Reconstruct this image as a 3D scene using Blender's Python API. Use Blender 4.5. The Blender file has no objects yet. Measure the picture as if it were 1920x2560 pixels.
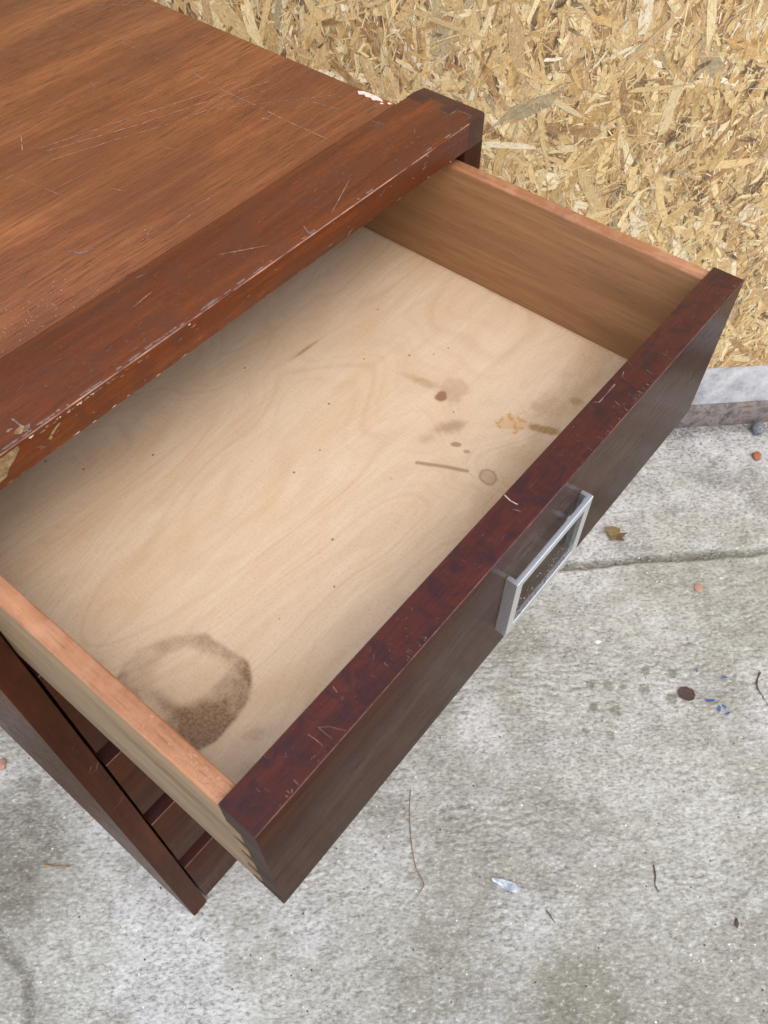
import bpy, bmesh, math, random
import numpy as np
from mathutils import Vector, Matrix

random.seed(11)
rng = np.random.default_rng(23)
S = bpy.context.scene
COL = S.collection

# ------------------------------------------------------------------ camera
cam_d = bpy.data.cameras.new("camera")
cam = bpy.data.objects.new("camera", cam_d)
COL.objects.link(cam)
cam.matrix_world = Matrix(((0.63291428, 0.62489986, -0.45707733, -0.03756),
                           (-0.77422117, 0.51164408, -0.37256128, -0.09267),
                           (0.00104742, 0.58967830, 0.80763754, 1.09282),
                           (0, 0, 0, 1)))
cam_d.sensor_fit = 'VERTICAL'
cam_d.sensor_height = 36.0
cam_d.lens = 2107.858 / 2560 * 36.0
cam_d.clip_start = 0.02
cam_d.clip_end = 200
cam_d.dof.use_dof = True
cam_d.dof.focus_distance = 0.62
cam_d.dof.aperture_fstop = 24.0
S.camera = cam

# ------------------------------------------------------------------ sky, sun, exposure
SUN_EL, SUN_AZ = math.radians(60), math.radians(205)
w = bpy.data.worlds.new("World")
S.world = w
w.use_nodes = True
wt = w.node_tree
bg = wt.nodes["Background"]
sky = wt.nodes.new("ShaderNodeTexSky")
sky.sky_type = 'NISHITA'
sky.sun_disc = False
sky.sun_elevation = SUN_EL
sky.sun_rotation = SUN_AZ
sky.air_density = 0.7
sky.dust_density = 3.0
sky.ozone_density = 1.2
wt.links.new(sky.outputs[0], bg.inputs[0])
bg.inputs[1].default_value = 0.15
sun_d = bpy.data.lights.new("sun", 'SUN')
sun_d.energy = 1.1
sun_d.angle = math.radians(150)
sun_d.color = (1.0, 0.985, 0.955)
sun = bpy.data.objects.new("sun", sun_d)
COL.objects.link(sun)
sd = Vector((math.sin(SUN_AZ) * math.cos(SUN_EL), math.cos(SUN_AZ) * math.cos(SUN_EL), math.sin(SUN_EL)))
sun.rotation_euler = sd.to_track_quat('Z', 'Y').to_euler()
sun.location = (-1, -2, 4)
S.view_settings.view_transform = 'Standard'
S.view_settings.look = 'None'
S.view_settings.exposure = 0.82
S.view_settings.gamma = 1.0


# ------------------------------------------------------------------ helpers
def lin(r, g, b):
    f = lambda c: (c / 255 / 12.92) if c / 255 <= 0.04045 else ((c / 255 + 0.055) / 1.055) ** 2.4
    return (f(r), f(g), f(b), 1.0)


class Mat:
    """small node builder"""
    def __init__(s, name):
        s.m = bpy.data.materials.new(name)
        s.m.use_nodes = True
        s.t = s.m.node_tree
        s.b = s.t.nodes["Principled BSDF"]
        s.tc = s.t.nodes.new("ShaderNodeTexCoord")

    def node(s, kind, **kw):
        n = s.t.nodes.new(kind)
        for k, v in kw.items():
            setattr(n, k, v)
        return n

    def put(s, sock, v):
        if isinstance(v, bpy.types.NodeSocket):
            s.t.links.new(v, sock)
        else:
            if isinstance(v, (tuple, list)) and sock.type == 'VECTOR':
                v = tuple(v)[:3]
            sock.default_value = v

    def co(s, jitter=False):
        v = s.tc.outputs["Object"]
        if jitter:
            oi = s.node("ShaderNodeObjectInfo")
            mu = s.node("ShaderNodeVectorMath", operation='MULTIPLY_ADD')
            s.put(mu.inputs[0], oi.outputs["Random"])
            mu.inputs[1].default_value = (7.3, 3.1, 5.7)
            s.put(mu.inputs[2], v)
            v = mu.outputs[0]
        return v

    def map(s, v, scale=(1, 1, 1), loc=(0, 0, 0), rot=(0, 0, 0)):
        n = s.node("ShaderNodeMapping")
        s.put(n.inputs[0], v)
        n.inputs[1].default_value = loc
        n.inputs[2].default_value = rot
        n.inputs[3].default_value = scale
        return n.outputs[0]

    def noise(s, v, scale, detail=3, rough=0.55, dist=0.0):
        n = s.node("ShaderNodeTexNoise")
        s.put(n.inputs["Vector"], v)
        n.inputs["Scale"].default_value = scale
        n.inputs["Detail"].default_value = detail
        n.inputs["Roughness"].default_value = rough
        n.inputs["Distortion"].default_value = dist
        return n.outputs[0]

    def voro(s, v, scale, feature='F1', out=0, rand=1.0):
        n = s.node("ShaderNodeTexVoronoi", feature=feature)
        s.put(n.inputs["Vector"], v)
        n.inputs["Scale"].default_value = scale
        n.inputs["Randomness"].default_value = rand
        return n.outputs[out]

    def ramp(s, f, stops, interp='LINEAR'):
        n = s.node("ShaderNodeValToRGB")
        n.color_ramp.interpolation = interp
        e = n.color_ramp.elements
        while len(e) < len(stops):
            e.new(0.5)
        for i, (p, c) in enumerate(stops):
            e[i].position = p
            e[i].color = (c, c, c, 1) if isinstance(c, (int, float)) else c
        s.put(n.inputs[0], f)
        return n.outputs[0]

    def mix(s, f, a, b, blend='MIX'):
        n = s.node("ShaderNodeMix", data_type='RGBA', blend_type=blend)
        s.put(n.inputs[0], f)
        s.put(n.inputs[6], a)
        s.put(n.inputs[7], b)
        return n.outputs[2]

    def math(s, op, a, b=0.0, clamp=False):
        n = s.node("ShaderNodeMath", operation=op, use_clamp=clamp)
        s.put(n.inputs[0], a)
        s.put(n.inputs[1], b)
        return n.outputs[0]

    def attr(s, name):
        return s.node("ShaderNodeAttribute", attribute_name=name)

    def sep(s, c):
        n = s.node("ShaderNodeSeparateColor")
        s.put(n.inputs[0], c)
        return n.outputs

    def bump(s, h, strength, dist):
        n = s.node("ShaderNodeBump")
        n.inputs["Strength"].default_value = strength
        n.inputs["Distance"].default_value = dist
        s.put(n.inputs["Height"], h)
        s.t.links.new(n.outputs[0], s.b.inputs["Normal"])

    def set(s, **kw):
        for k, v in kw.items():
            s.put(s.b.inputs[k.replace("_", " ")], v)
        return s.m


AX = {'x': (0, 1, 2), 'y': (1, 0, 2), 'z': (2, 0, 1)}


def wood(name, axis, dark, mid, light, pore, rough=0.35, fig=1.0, poreamt=0.6, mottle=None, spec=0.5, bump=0.25,
         coat=0.0, figscale=38.0, rvar=0.12, ior=1.5):
    """straight-grained timber: broad figure, fine streaks, dark pores, all stretched along the grain"""
    M = Mat(name)
    v = M.co(True)

    def st(k):
        sc = [1, 1, 1]
        sc[AX[axis][0]] = k
        return tuple(sc)
    wob = M.noise(M.map(v, st(0.25)), 14, 2)
    wv = M.node("ShaderNodeVectorMath", operation='MULTIPLY_ADD')
    M.put(wv.inputs[0], wob)
    off = [0.012, 0.012, 0.012]
    off[AX[axis][0]] = 0
    wv.inputs[1].default_value = off
    M.put(wv.inputs[2], v)
    v2 = wv.outputs[0]
    n1 = M.noise(M.map(v2, st(0.11)), figscale, 4, 0.6, 0.4)
    n2 = M.noise(M.map(v2, st(0.035)), 300, 3, 0.6)
    n3 = M.noise(M.map(v2, st(0.045)), 1250, 2, 0.5)
    n4 = M.noise(v, 700, 3, 0.7)
    c = M.ramp(n1, [(0.28, dark), (0.5, mid), (0.74, light)])
    c = M.mix(M.math('MULTIPLY', M.ramp(n2, [(0.35, 1.0), (0.62, 0.0)]), 0.55 * fig), c, dark)
    c = M.mix(M.math('MULTIPLY', M.ramp(n2, [(0.55, 0.0), (0.75, 1.0)]), 0.35 * fig), c, light)
    c = M.mix(M.math('MULTIPLY', M.ramp(n3, [(0.30, 1.0), (0.46, 0.0)]), poreamt), c, pore)
    c = M.mix(M.math('MULTIPLY', M.ramp(n4, [(0.4, 0.0), (0.8, 1.0)]), 0.22), c, light)
    if mottle:
        mc, ms, ma = mottle
        mm = M.noise(v, ms, 4, 0.65, 0.8)
        c = M.mix(M.math('MULTIPLY', M.ramp(mm, [(0.45, 0.0), (0.62, 1.0)]), ma), c, mc)
    r = M.math('ADD', M.math('MULTIPLY', M.noise(v, 60, 4, 0.7), rvar), rough - rvar * 0.5)
    r = M.math('ADD', r, M.math('MULTIPLY', M.ramp(n3, [(0.30, 1.0), (0.46, 0.0)]), 0.12))
    h = M.math('ADD', M.ramp(n3, [(0.30, 0.0), (0.46, 1.0)]), M.math('MULTIPLY', n2, 0.6))
    M.bump(h, bump, 0.0003)
    M.set(Base_Color=c, Roughness=r, Specular_IOR_Level=spec, IOR=ior)
    return M.m


M_panel = wood("mahogany_top", 'x', lin(88, 50, 28), lin(122, 72, 42), lin(154, 98, 58), lin(42, 25, 15), 0.36, 0.8, 0.75, (lin(98, 57, 33), 6, 0.55), figscale=26.0, ior=1.32)
M_rail = wood("mahogany_rail", 'x', lin(72, 34, 16), lin(97, 48, 22), lin(124, 66, 31), lin(46, 22, 12), 0.28, 0.7, 0.55, (lin(82, 48, 34), 60, 0.5), ior=1.34)
M_stile = wood("mahogany_stile", 'z', lin(52, 28, 17), lin(66, 36, 22), lin(88, 50, 29), lin(36, 20, 13), 0.26, 0.7, 0.35, None, 0.5, ior=1.09)
M_endgrain = wood("mahogany_end", 'z', lin(58, 34, 27), lin(70, 43, 34), lin(84, 54, 43), lin(40, 24, 19), 0.28, 0.4, 0.2, None, 0.5, ior=1.3)
M_front = wood("lacquered_front", 'x', lin(50, 29, 19), lin(64, 37, 24), lin(80, 49, 32), lin(32, 18, 12), 0.15, 0.6, 0.7, None, 0.5, 0.05, 0.0, 40.0, 0.06, 1.047)
M_fronttop = wood("red_edge", 'x', lin(60, 27, 23), lin(76, 34, 26), lin(102, 51, 36), lin(38, 19, 20), 0.36, 0.7, 0.5, (lin(46, 28, 31), 85, 0.75), 0.5, ior=1.3)
M_shadedtop = wood("red_edge_shaded", 'x', lin(40, 22, 20), lin(56, 28, 25), lin(74, 38, 32), lin(30, 17, 16), 0.36, 0.7, 0.4)  # red edge wood, darkened to paint the shade in the drawer gaps
M_sidetop = wood("salmon_edge", 'y', lin(124, 78, 46), lin(158, 106, 68), lin(186, 135, 94), lin(96, 58, 38), 0.36, 0.7, 0.5, (lin(194, 146, 112), 60, 0.3))
M_sidein = wood("side_inner", 'y', lin(128, 89, 55), lin(152, 109, 69), lin(174, 130, 86), lin(104, 73, 49), 0.5, 0.8, 0.3)
M_sideout = wood("side_outer", 'y', lin(106, 82, 56), lin(142, 115, 82), lin(174, 146, 108), lin(80, 64, 46), 0.55, 1.0, 0.45, None, 0.35)
M_pinend = wood("pin_end", 'y', lin(58, 45, 38), lin(76, 61, 53), lin(96, 80, 70), lin(42, 32, 27), 0.5, 0.5, 0.4, None, 0.5, ior=1.07)
M_carcass = wood("carcass_side", 'z', lin(62, 34, 22), lin(80, 45, 28), lin(96, 58, 38), lin(44, 24, 16), 0.4, 0.7, 0.3)


def plain(name, c1, c2, scale, rough=0.6, spec=0.4, metal=0.0, bump=0.0):
    M = Mat(name)
    v = M.co(True)
    n = M.noise(v, scale, 4, 0.65)
    c = M.ramp(n, [(0.35, c1), (0.65, c2)])
    if bump:
        M.bump(n, bump, 0.001)
    return M.set(Base_Color=c, Roughness=rough, Specular_IOR_Level=spec, Metallic=metal)


M_worn_glint = plain("worn_edge_glint", lin(92, 44, 24), lin(176, 136, 112), 45, 0.35)  # worn arris, with its pale sky highlight put into the colour
M_worn_red = plain("worn_edge_red", lin(62, 28, 20), lin(118, 74, 56), 120, 0.4)
M_scratch = plain("scratch_pale", lin(118, 80, 64), lin(176, 144, 124), 300, 0.5)
M_scuff = plain("scuff_grey", lin(86, 64, 56), lin(132, 112, 103), 500, 0.5)
M_chip = plain("bare_chip", lin(198, 172, 152), lin(232, 216, 204), 300, 0.6)
M_chipwood = plain("bare_wood_chip", lin(104, 80, 48), lin(158, 128, 90), 300, 0.6)

Mh = Mat("brushed_alloy")
vh = Mh.co()
nh = Mh.noise(Mh.map(vh, (0.06, 1, 1)), 2600, 2)
ng = Mh.noise(vh, 900, 4, 0.7)
ch = Mh.ramp(ng, [(0.24, lin(92, 92, 90)), (0.29, lin(226, 230, 231)), (0.7, lin(234, 238, 240))])
M_metal = Mh.set(Base_Color=ch, Metallic=0.85, Roughness=0.2, Specular_IOR_Level=0.6)


def world_box(c0, c1):
    return [(x, y, z) for z in (c0[2], c1[2]) for y in (c0[1], c1[1]) for x in (c0[0], c1[0])]


def prism(poly, a0, a1, axis='z', bm=None, mats=None):
    """poly: 2-D outline, extruded along axis from a0 to a1"""
    bm = bm or bmesh.new()
    def P(u, v, a):
        return {'z': (u, v, a), 'y': (u, a, v), 'x': (a, u, v)}[axis]
    lo = [bm.verts.new(P(u, v, a0)) for u, v in poly]
    hi = [bm.verts.new(P(u, v, a1)) for u, v in poly]
    bm.faces.new(lo)
    bm.faces.new(hi)
    n = len(poly)
    for i in range(n):
        bm.faces.new((lo[i], lo[(i + 1) % n], hi[(i + 1) % n], hi[i]))
    bmesh.ops.recalc_face_normals(bm, faces=bm.faces)
    return bm


def box(c0, c1, bm=None):
    return prism([(c0[0], c0[1]), (c1[0], c0[1]), (c1[0], c1[1]), (c0[0], c1[1])], c0[2], c1[2], 'z', bm)


def bevel(bm, pred, width, seg=2, mat=-1):
    es = [e for e in bm.edges if pred(e.verts[0].co, e.verts[1].co)]
    if es:
        bmesh.ops.bevel(bm, geom=es, offset=width, offset_type='OFFSET', segments=seg, profile=0.5, affect='EDGES',
                        clamp_overlap=True, material=mat)
    return bm


def at(k, val, tol=2e-5):
    return lambda a, b: abs(a[k] - val) < tol and abs(b[k] - val) < tol


def both(*ps):
    return lambda a, b: all(p(a, b) for p in ps)


def mk(name, bm, mats, parent=None, facemat=None, smooth=True, sharp=38):
    """link one bmesh (world coordinates) as ONE object, its origin at the middle of its base"""
    me = bpy.data.meshes.new(name)
    if facemat:
        for f in bm.faces:
            k = facemat(f)
            if k is not None:
                f.material_index = k
    vs = [v.co for v in bm.verts]
    lo = Vector([min(v[i] for v in vs) for i in range(3)])
    hi = Vector([max(v[i] for v in vs) for i in range(3)])
    o0 = Vector(((lo.x + hi.x) / 2, (lo.y + hi.y) / 2, lo.z))
    for v in bm.verts:
        v.co -= o0
    bm.to_mesh(me)
    bm.free()
    return link(name, me, mats, o0, parent, smooth, sharp)


def link(name, me, mats, loc, parent=None, smooth=True, sharp=38):
    for m in (mats if isinstance(mats, (list, tuple)) else [mats]):
        me.materials.append(m)
    if smooth:
        me.polygons.foreach_set("use_smooth", [True] * len(me.polygons))
        me.set_sharp_from_angle(angle=math.radians(sharp))
    else:
        me.shade_flat()
    o = bpy.data.objects.new(name, me)
    COL.objects.link(o)
    base = Vector((0, 0, 0))
    p = parent
    while p is not None:
        base += p.location
        p = p.parent
    o.location = Vector(loc) - base
    o.parent = parent
    return o


def empty(name, loc, parent=None):
    o = bpy.data.objects.new(name, None)
    o.empty_display_size = 0.05
    COL.objects.link(o)
    base = Vector((0, 0, 0))
    p = parent
    while p is not None:
        base += p.location
        p = p.parent
    o.location = Vector(loc) - base
    o.parent = parent
    return o


def tag(o, label=None, cat=None, group=None, kind=None):
    for k, v in (("label", label), ("category", cat), ("group", group), ("kind", kind)):
        if v:
            o[k] = v
    return o


def np_mesh(name, V, Q, loops_per=4):
    me = bpy.data.meshes.new(name)
    me.vertices.add(len(V))
    me.vertices.foreach_set("co", np.ascontiguousarray(V, dtype=np.float32).ravel())
    me.loops.add(Q.size)
    me.loops.foreach_set("vertex_index", np.ascontiguousarray(Q, dtype=np.int32).ravel())
    me.polygons.add(len(Q))
    me.polygons.foreach_set("loop_start", np.arange(0, Q.size, loops_per, dtype=np.int32))
    me.update(calc_edges=True)
    return me


def vattr(me, name, arr):
    a = me.attributes.new(name, 'FLOAT_COLOR', 'POINT')
    a.data.foreach_set("color", np.ascontiguousarray(arr, dtype=np.float32).ravel())


_tab = rng.random((512, 512))


def vnoise(x, y):
    xi = np.floor(x).astype(int); yi = np.floor(y).astype(int)
    fx = x - xi; fy = y - yi
    fx = fx * fx * (3 - 2 * fx); fy = fy * fy * (3 - 2 * fy)
    g = lambda i, j: _tab[i & 511, j & 511]
    return (g(xi, yi) * (1 - fx) + g(xi + 1, yi) * fx) * (1 - fy) + (g(xi, yi + 1) * (1 - fx) + g(xi + 1, yi + 1) * fx) * fy


def fbm(x, y, f, n=4, gain=0.5, ox=0.0):
    r = 0; a = 1; t = 0
    for k in range(n):
        r = r + a * vnoise(x * f + 17.3 * k + ox, y * f + 41.7 * k + ox * 1.7)
        t += a; a *= gain; f *= 2.03
    return r / t


def sst(x, a, b):
    t = np.clip((x - a) / (b - a), 0, 1)
    return t * t * (3 - 2 * t)


# ------------------------------------------------------------------ place: wall frame (s along the wall, q towards the wall)
Nw = np.array([0.71874514, 0.69527363])
Dw = np.array([0.69527363, -0.71874514])
WALL_Q, JOINT_Q = 0.8438, 0.5815

# ------------------------------------------------------------------ ground: concrete slab and apron, one sheet
def seg_dist(x, y, pts):
    d = np.full(x.shape, 9.0)
    for (ax, ay), (bx, by) in zip(pts[:-1], pts[1:]):
        vx, vy = bx - ax, by - ay
        t = np.clip(((x - ax) * vx + (y - ay) * vy) / (vx * vx + vy * vy), 0, 1)
        d = np.minimum(d, np.hypot(x - ax - t * vx, y - ay - t * vy))
    return d


s0, s1, q0, q1, st = -0.75, 1.15, -0.35, 0.90, 0.0026
ns, nq = int((s1 - s0) / st) + 1, int((q1 - q0) / st) + 1
ss, qq = np.meshgrid(np.linspace(s0, s1, ns), np.linspace(q0, q1, nq), indexing='ij')
gx = ss * Dw[0] + qq * Nw[0]
gy = ss * Dw[1] + qq * Nw[1]
edge = np.minimum.reduce([ss - s0, s1 - ss, qq - q0, q1 - qq])
fade = sst(edge, 0.0, 0.05)
warp = (fbm(ss, qq, 22, 3, 0.5, 3.0) - 0.5) * 0.03 + (fbm(ss, qq, 5, 2, 0.5, 9.0) - 0.5) * 0.05
rip = np.sin((qq + warp) * 2 * math.pi / 0.0105)
ripm = sst(fbm(ss * 0.45, qq, 9, 3, 0.5, 5.0), 0.42, 0.62) * (qq < JOINT_Q)
ripc = sst(fbm(ss * 0.3, qq, 120, 2, 0.5, 8.0), 0.30, 0.7)
hz = rip * ripm * ripc * 0.0010
hz = hz + (fbm(ss, qq, 160, 3, 0.6, 2.0) - 0.5) * 0.0022 + (fbm(ss, qq, 18, 3, 0.5, 1.0) - 0.5) * 0.002
jd = np.abs(qq - JOINT_Q - (fbm(ss, qq, 30, 3, 0.5, 12.0) - 0.5) * 0.010)
jw = 0.006 + 0.010 * fbm(ss, qq * 0, 14, 2, 0.5, 20.0)
groove = 1 - sst(jd, jw * 0.3, jw)
crack_pts = [(-0.32, 0.262), (-0.253, 0.271), (-0.212, 0.276), (-0.186, 0.312), (-0.181, 0.371), (-0.20, 0.46)]
cd = seg_dist(gx, gy, crack_pts) + (fbm(ss, qq, 60, 3, 0.5, 31.0) - 0.5) * 0.010
crk = 1 - sst(cd, 0.003, 0.010)
patch = 1 - sst(np.hypot((gx + 0.125) / 1.0, (gy - 0.46) / 1.1) + (fbm(ss, qq, 26, 3, 0.5, 37.0) - 0.5) * 0.06, 0.055, 0.105)
hz = hz - groove * 0.006 - crk * 0.005 - patch * (fbm(ss, qq, 110, 2, 0.5, 44.0)) * 0.004
hz = (hz - 0.0012) * fade
fl = fbm(ss, qq, 6, 4, 0.55, 50.0)
fm = fbm(ss * 0.7, qq, 45, 4, 0.6, 60.0)
big = sst(fl, 0.42, 0.66)
dirt_tone = np.clip(0.14 * big + 0.22 * sst(fm, 0.45, 0.70) + 0.38 * np.clip(-rip, 0, 1) * ripm * ripc, 0, 1)
apron = sst(qq, JOINT_Q - 0.002, JOINT_Q + 0.004)
dirt_tone = dirt_tone + 0.22 * (1 - sst(qq, -.05, .20)) * sst(ss, -.15, .25)  # broad ramp, darker towards the near side of the slab
dirt_tone = np.clip(dirt_tone + groove * 0.75 + crk * 0.55 + patch * 0.50 + apron * 0.28 * sst(fbm(ss, qq, 24, 4, 0.6, 71.0), 0.44, 0.6), 0, 1)
dirt_tone = np.clip(dirt_tone + 0.5 * (1 - sst(WALL_Q - 0.012 - qq, 0.0, 0.02)) * (qq < WALL_Q), 0, 1)  # darker strip along the foot of the wall
olive = np.clip(0.65 * (1 - sst(qq, -.05, .22)) * sst(ss, -.15, .2) + 0.5 * sst(fbm(ss, qq, 11, 4, 0.55, 80.0), 0.46, 0.68) + 0.5 * patch + 0.3 * groove, 0, 1)
for mx, my, mr in ((0.521, -0.047, 0.0095), (0.507, -0.022, 0.007), (0.548, -0.02, 0.008), (0.575, -0.062, 0.009), (0.533, 0.0, 0.007), (0.56, -0.036, 0.006), (0.588, -0.098, 0.010), (0.486, -0.06, 0.008), (0.60, -0.05, 0.007), (0.62, -0.08, 0.008), (0.47, -0.03, 0.006)):
    m_ = 1 - sst(np.hypot(gx - mx, gy - my) + (fbm(ss, qq, 150, 2, 0.5, 90.0) - 0.5) * 0.004, mr * 0.75, mr)
    olive = np.maximum(olive, m_ * 0.95); dirt_tone = np.maximum(dirt_tone, m_ * 0.42)
white = np.clip(0.9 * sst(fbm(ss * 0.8, qq, 7, 4, 0.6, 100.0), 0.50, 0.66) + 0.7 * apron * sst(fbm(ss * 0.4, qq, 20, 4, 0.6, 110.0), 0.52, 0.66), 0, 1) * (1 - patch) * (1 - groove)
idx = np.arange(ns * nq).reshape(ns, nq)
Q = np.stack([idx[:-1, :-1], idx[1:, :-1], idx[1:, 1:], idx[:-1, 1:]], -1).reshape(-1, 4)
# orient upward: (s,q) frame is left-handed or right-handed, fix by the cross product sign
if Dw[0] * Nw[1] - Dw[1] * Nw[0] < 0:
    Q = Q[:, ::-1]
V = np.stack([gx, gy, hz], -1).reshape(-1, 3)
BIG = 9.0
corner = lambda s_, q_: (s_ * Dw[0] + q_ * Nw[0], s_ * Dw[1] + q_ * Nw[1], 0.0)
oc = [corner(-BIG, -BIG), corner(BIG, -BIG), corner(BIG, BIG), corner(-BIG, BIG)]
nb = len(V)
ic = [idx[0, 0], idx[-1, 0], idx[-1, -1], idx[0, -1]]
Q2 = np.array([[nb, nb + 1, ic[1], ic[0]], [nb + 1, nb + 2, ic[2], ic[1]], [nb + 2, nb + 3, ic[3], ic[2]], [nb + 3, nb, ic[0], ic[3]]])
if Dw[0] * Nw[1] - Dw[1] * Nw[0] < 0:
    Q2 = Q2[:, ::-1]
V = np.vstack([V, np.array(oc)])
Q = np.vstack([Q, Q2])
masks = np.stack([dirt_tone, olive, white, apron], -1).reshape(-1, 4)
masks = np.vstack([masks, np.tile([[0.3, 0.3, 0.2, 0.0]], (4, 1))])
me = np_mesh("ground", V, Q)
vattr(me, "masks", masks)

Mg = Mat("concrete")
vg = Mg.co()
ag = Mg.attr("masks")
r_, g_, b_ = Mg.sep(ag.outputs["Color"])[:3]
vs_ = Mg.map(vg, (1, 1, 1), (0, 0, 0), (0, 0, math.radians(46)))
vst = Mg.map(vs_, (0.55, 1.0, 1.0))
nA = Mg.noise(vst, 95, 5, 0.68)
nB = Mg.noise(vst, 330, 4, 0.65)
nC = Mg.noise(vg, 900, 3, 0.6)
base = Mg.ramp(nB, [(0.30, lin(120, 119, 109)), (0.44, lin(170, 171, 161)), (0.58, lin(195, 197, 188)), (0.74, lin(212, 213, 205))])
base = Mg.mix(Mg.math('MULTIPLY', Mg.ramp(nA, [(0.42, 0.0), (0.60, 1.0)]), 0.30), base, lin(140, 138, 130))
base = Mg.mix(Mg.math('MULTIPLY', b_, Mg.ramp(nB, [(0.35, 0.0), (0.6, 0.75)])), base, lin(208, 209, 209))
base = Mg.mix(Mg.math('MULTIPLY', g_, Mg.ramp(nB, [(0.62, 0.65), (0.42, 0.12)])), base, lin(124, 121, 102))
base = Mg.mix(Mg.math('MULTIPLY', r_, Mg.ramp(nB, [(0.30, 1.0), (0.72, 0.30)])), base, lin(82, 77, 68))
base = Mg.mix(Mg.math('MULTIPLY', Mg.ramp(nC, [(0.25, 1.0), (0.40, 0.0)]), 0.65), base, lin(76, 72, 64))
base = Mg.mix(Mg.math('MULTIPLY', Mg.ramp(nC, [(0.66, 0.0), (0.76, 1.0)]), 0.55), base, lin(226, 226, 222))
vd = Mg.voro(vg, 210, 'F1', 0)
vc = Mg.sep(Mg.voro(vg, 210, 'F1', 1))
speck = Mg.math('MULTIPLY', Mg.ramp(vd, [(0.20, 1.0), (0.30, 0.0)]), Mg.ramp(vc[0], [(0.965, 0.0), (0.975, 1.0)]))
speckc = Mg.ramp(vc[1], [(0.0, lin(60, 56, 50)), (0.35, lin(50, 46, 42)), (0.4, lin(170, 146, 108)), (0.55, lin(160, 126, 100)), (0.6, lin(228, 224, 212)), (1.0, lin(236, 234, 226))], 'CONSTANT')
base = Mg.mix(speck, base, speckc)
hb = Mg.math('ADD', nB, Mg.math('MULTIPLY', nC, 0.5))
Mg.bump(hb, 0.55, 0.0018)
M_conc = Mg.set(Base_Color=base, Roughness=Mg.math('SUBTRACT', 0.92, Mg.math('MULTIPLY', r_, 0.12)), Specular_IOR_Level=0.3)
g = link("ground", me, M_conc, (0, 0, 0), None, True, 180)
tag(g, "pale grey tamped concrete slab with a joint, dark stains and ripples", None, None, 'structure')

# ------------------------------------------------------------------ wall: strand board above a pale plinth and a rusty base rail
wall = empty("wall", (WALL_Q * Nw[0], WALL_Q * Nw[1], 0))
tag(wall, "strand board wall above a whitish plinth and rust-flecked bottom rail", "wall")


def wpt(s_, off, z):
    """off > 0 comes out of the wall towards the yard"""
    q_ = WALL_Q - off
    return (s_ * Dw[0] + q_ * Nw[0], s_ * Dw[1] + q_ * Nw[1], z)


def wbox(sa, sb, oa, ob, za, zb):
    bm = bmesh.new()
    vs = [bm.verts.new(wpt(s_, o_, z_)) for z_ in (za, zb) for o_ in (oa, ob) for s_ in (sa, sb)]
    for f in ((0, 1, 3, 2), (4, 6, 7, 5), (0, 4, 5, 1), (2, 3, 7, 6), (0, 2, 6, 4), (1, 5, 7, 3)):
        bm.faces.new([vs[i] for i in f])
    bmesh.ops.recalc_face_normals(bm, faces=bm.faces)
    return bm


WS0, WS1, WZ0, WZ1 = -1.1, 1.6, 0.1385, 1.35
Mo = Mat("strand_backing")
vo = Mo.co()
no = Mo.noise(Mo.map(vo, (1, 1, 0.4)), 160, 4, 0.6)
co_ = Mo.ramp(no, [(0.3, lin(92, 66, 40)), (0.5, lin(160, 124, 80)), (0.7, lin(196, 160, 112))])
M_back = Mo.set(Base_Color=co_, Roughness=0.6)
bm = wbox(WS0, WS1, -0.014, 0.0, WZ0, WZ1)
sheet = mk("strand_board", bm, M_back, wall)

# strands
Ms = Mat("wood_strand")
at_ = Ms.attr("tint")
uv = Ms.node("ShaderNodeUVMap", uv_map="UVMap").outputs[0]
n_a = Ms.noise(Ms.map(uv, (0.10, 1, 1)), 900, 3, 0.6)
n_b = Ms.noise(Ms.map(uv, (0.16, 1, 1)), 330, 3, 0.6)
n_c = Ms.noise(uv, 420, 2, 0.5)
c = at_.outputs["Color"]
c = Ms.mix(Ms.math('MULTIPLY', Ms.ramp(n_a, [(0.34, 1.0), (0.55, 0.0)]), 0.42), c, Ms.mix(1.0, c, lin(168, 136, 102), 'MULTIPLY'))
c = Ms.mix(Ms.math('MULTIPLY', Ms.ramp(n_b, [(0.5, 0.0), (0.75, 1.0)]), 0.45), c, lin(226, 203, 158))
c = Ms.mix(Ms.math('MULTIPLY', Ms.ramp(n_c, [(0.29, 1.0), (0.36, 0.0)]), 0.75), c, lin(96, 66, 38))
wo = Ms.co()
big_n = Ms.noise(wo, 75, 4, 0.6)
c = Ms.mix(Ms.math('MULTIPLY', Ms.ramp(big_n, [(0.42, 0.0), (0.62, 1.0)]), 0.30), c, lin(214, 184, 132))
fine_n = Ms.noise(Ms.map(wo, (1, 1, 0.5)), 620, 3, 0.65)
c = Ms.mix(Ms.math('MULTIPLY', Ms.ramp(fine_n, [(0.34, 1.0), (0.44, 0.0)]), 0.42), c, lin(132, 98, 58))
c = Ms.mix(Ms.math('MULTIPLY', Ms.ramp(fine_n, [(0.58, 0.0), (0.70, 1.0)]), 0.5), c, lin(244, 230, 196))
vk = Ms.voro(Ms.map(wo, (1, 1, 0.45)), 210, 'F1', 0)
vkc = Ms.sep(Ms.voro(Ms.map(wo, (1, 1, 0.45)), 210, 'F1', 1))
c = Ms.mix(Ms.math('MULTIPLY', Ms.math('MULTIPLY', Ms.ramp(vk, [(0.16, 1.0), (0.24, 0.0)]), Ms.ramp(vkc[0], [(0.86, 0.0), (0.87, 1.0)])), 0.75), c, lin(84, 62, 40))
Ms.bump(Ms.math('ADD', n_a, Ms.math('MULTIPLY', n_c, 0.6)), 0.35, 0.0004)
M_strand = Ms.set(Base_Color=c, Roughness=Ms.ramp(n_b, [(0.3, 0.26), (0.7, 0.55)]), Specular_IOR_Level=0.5)

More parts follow.
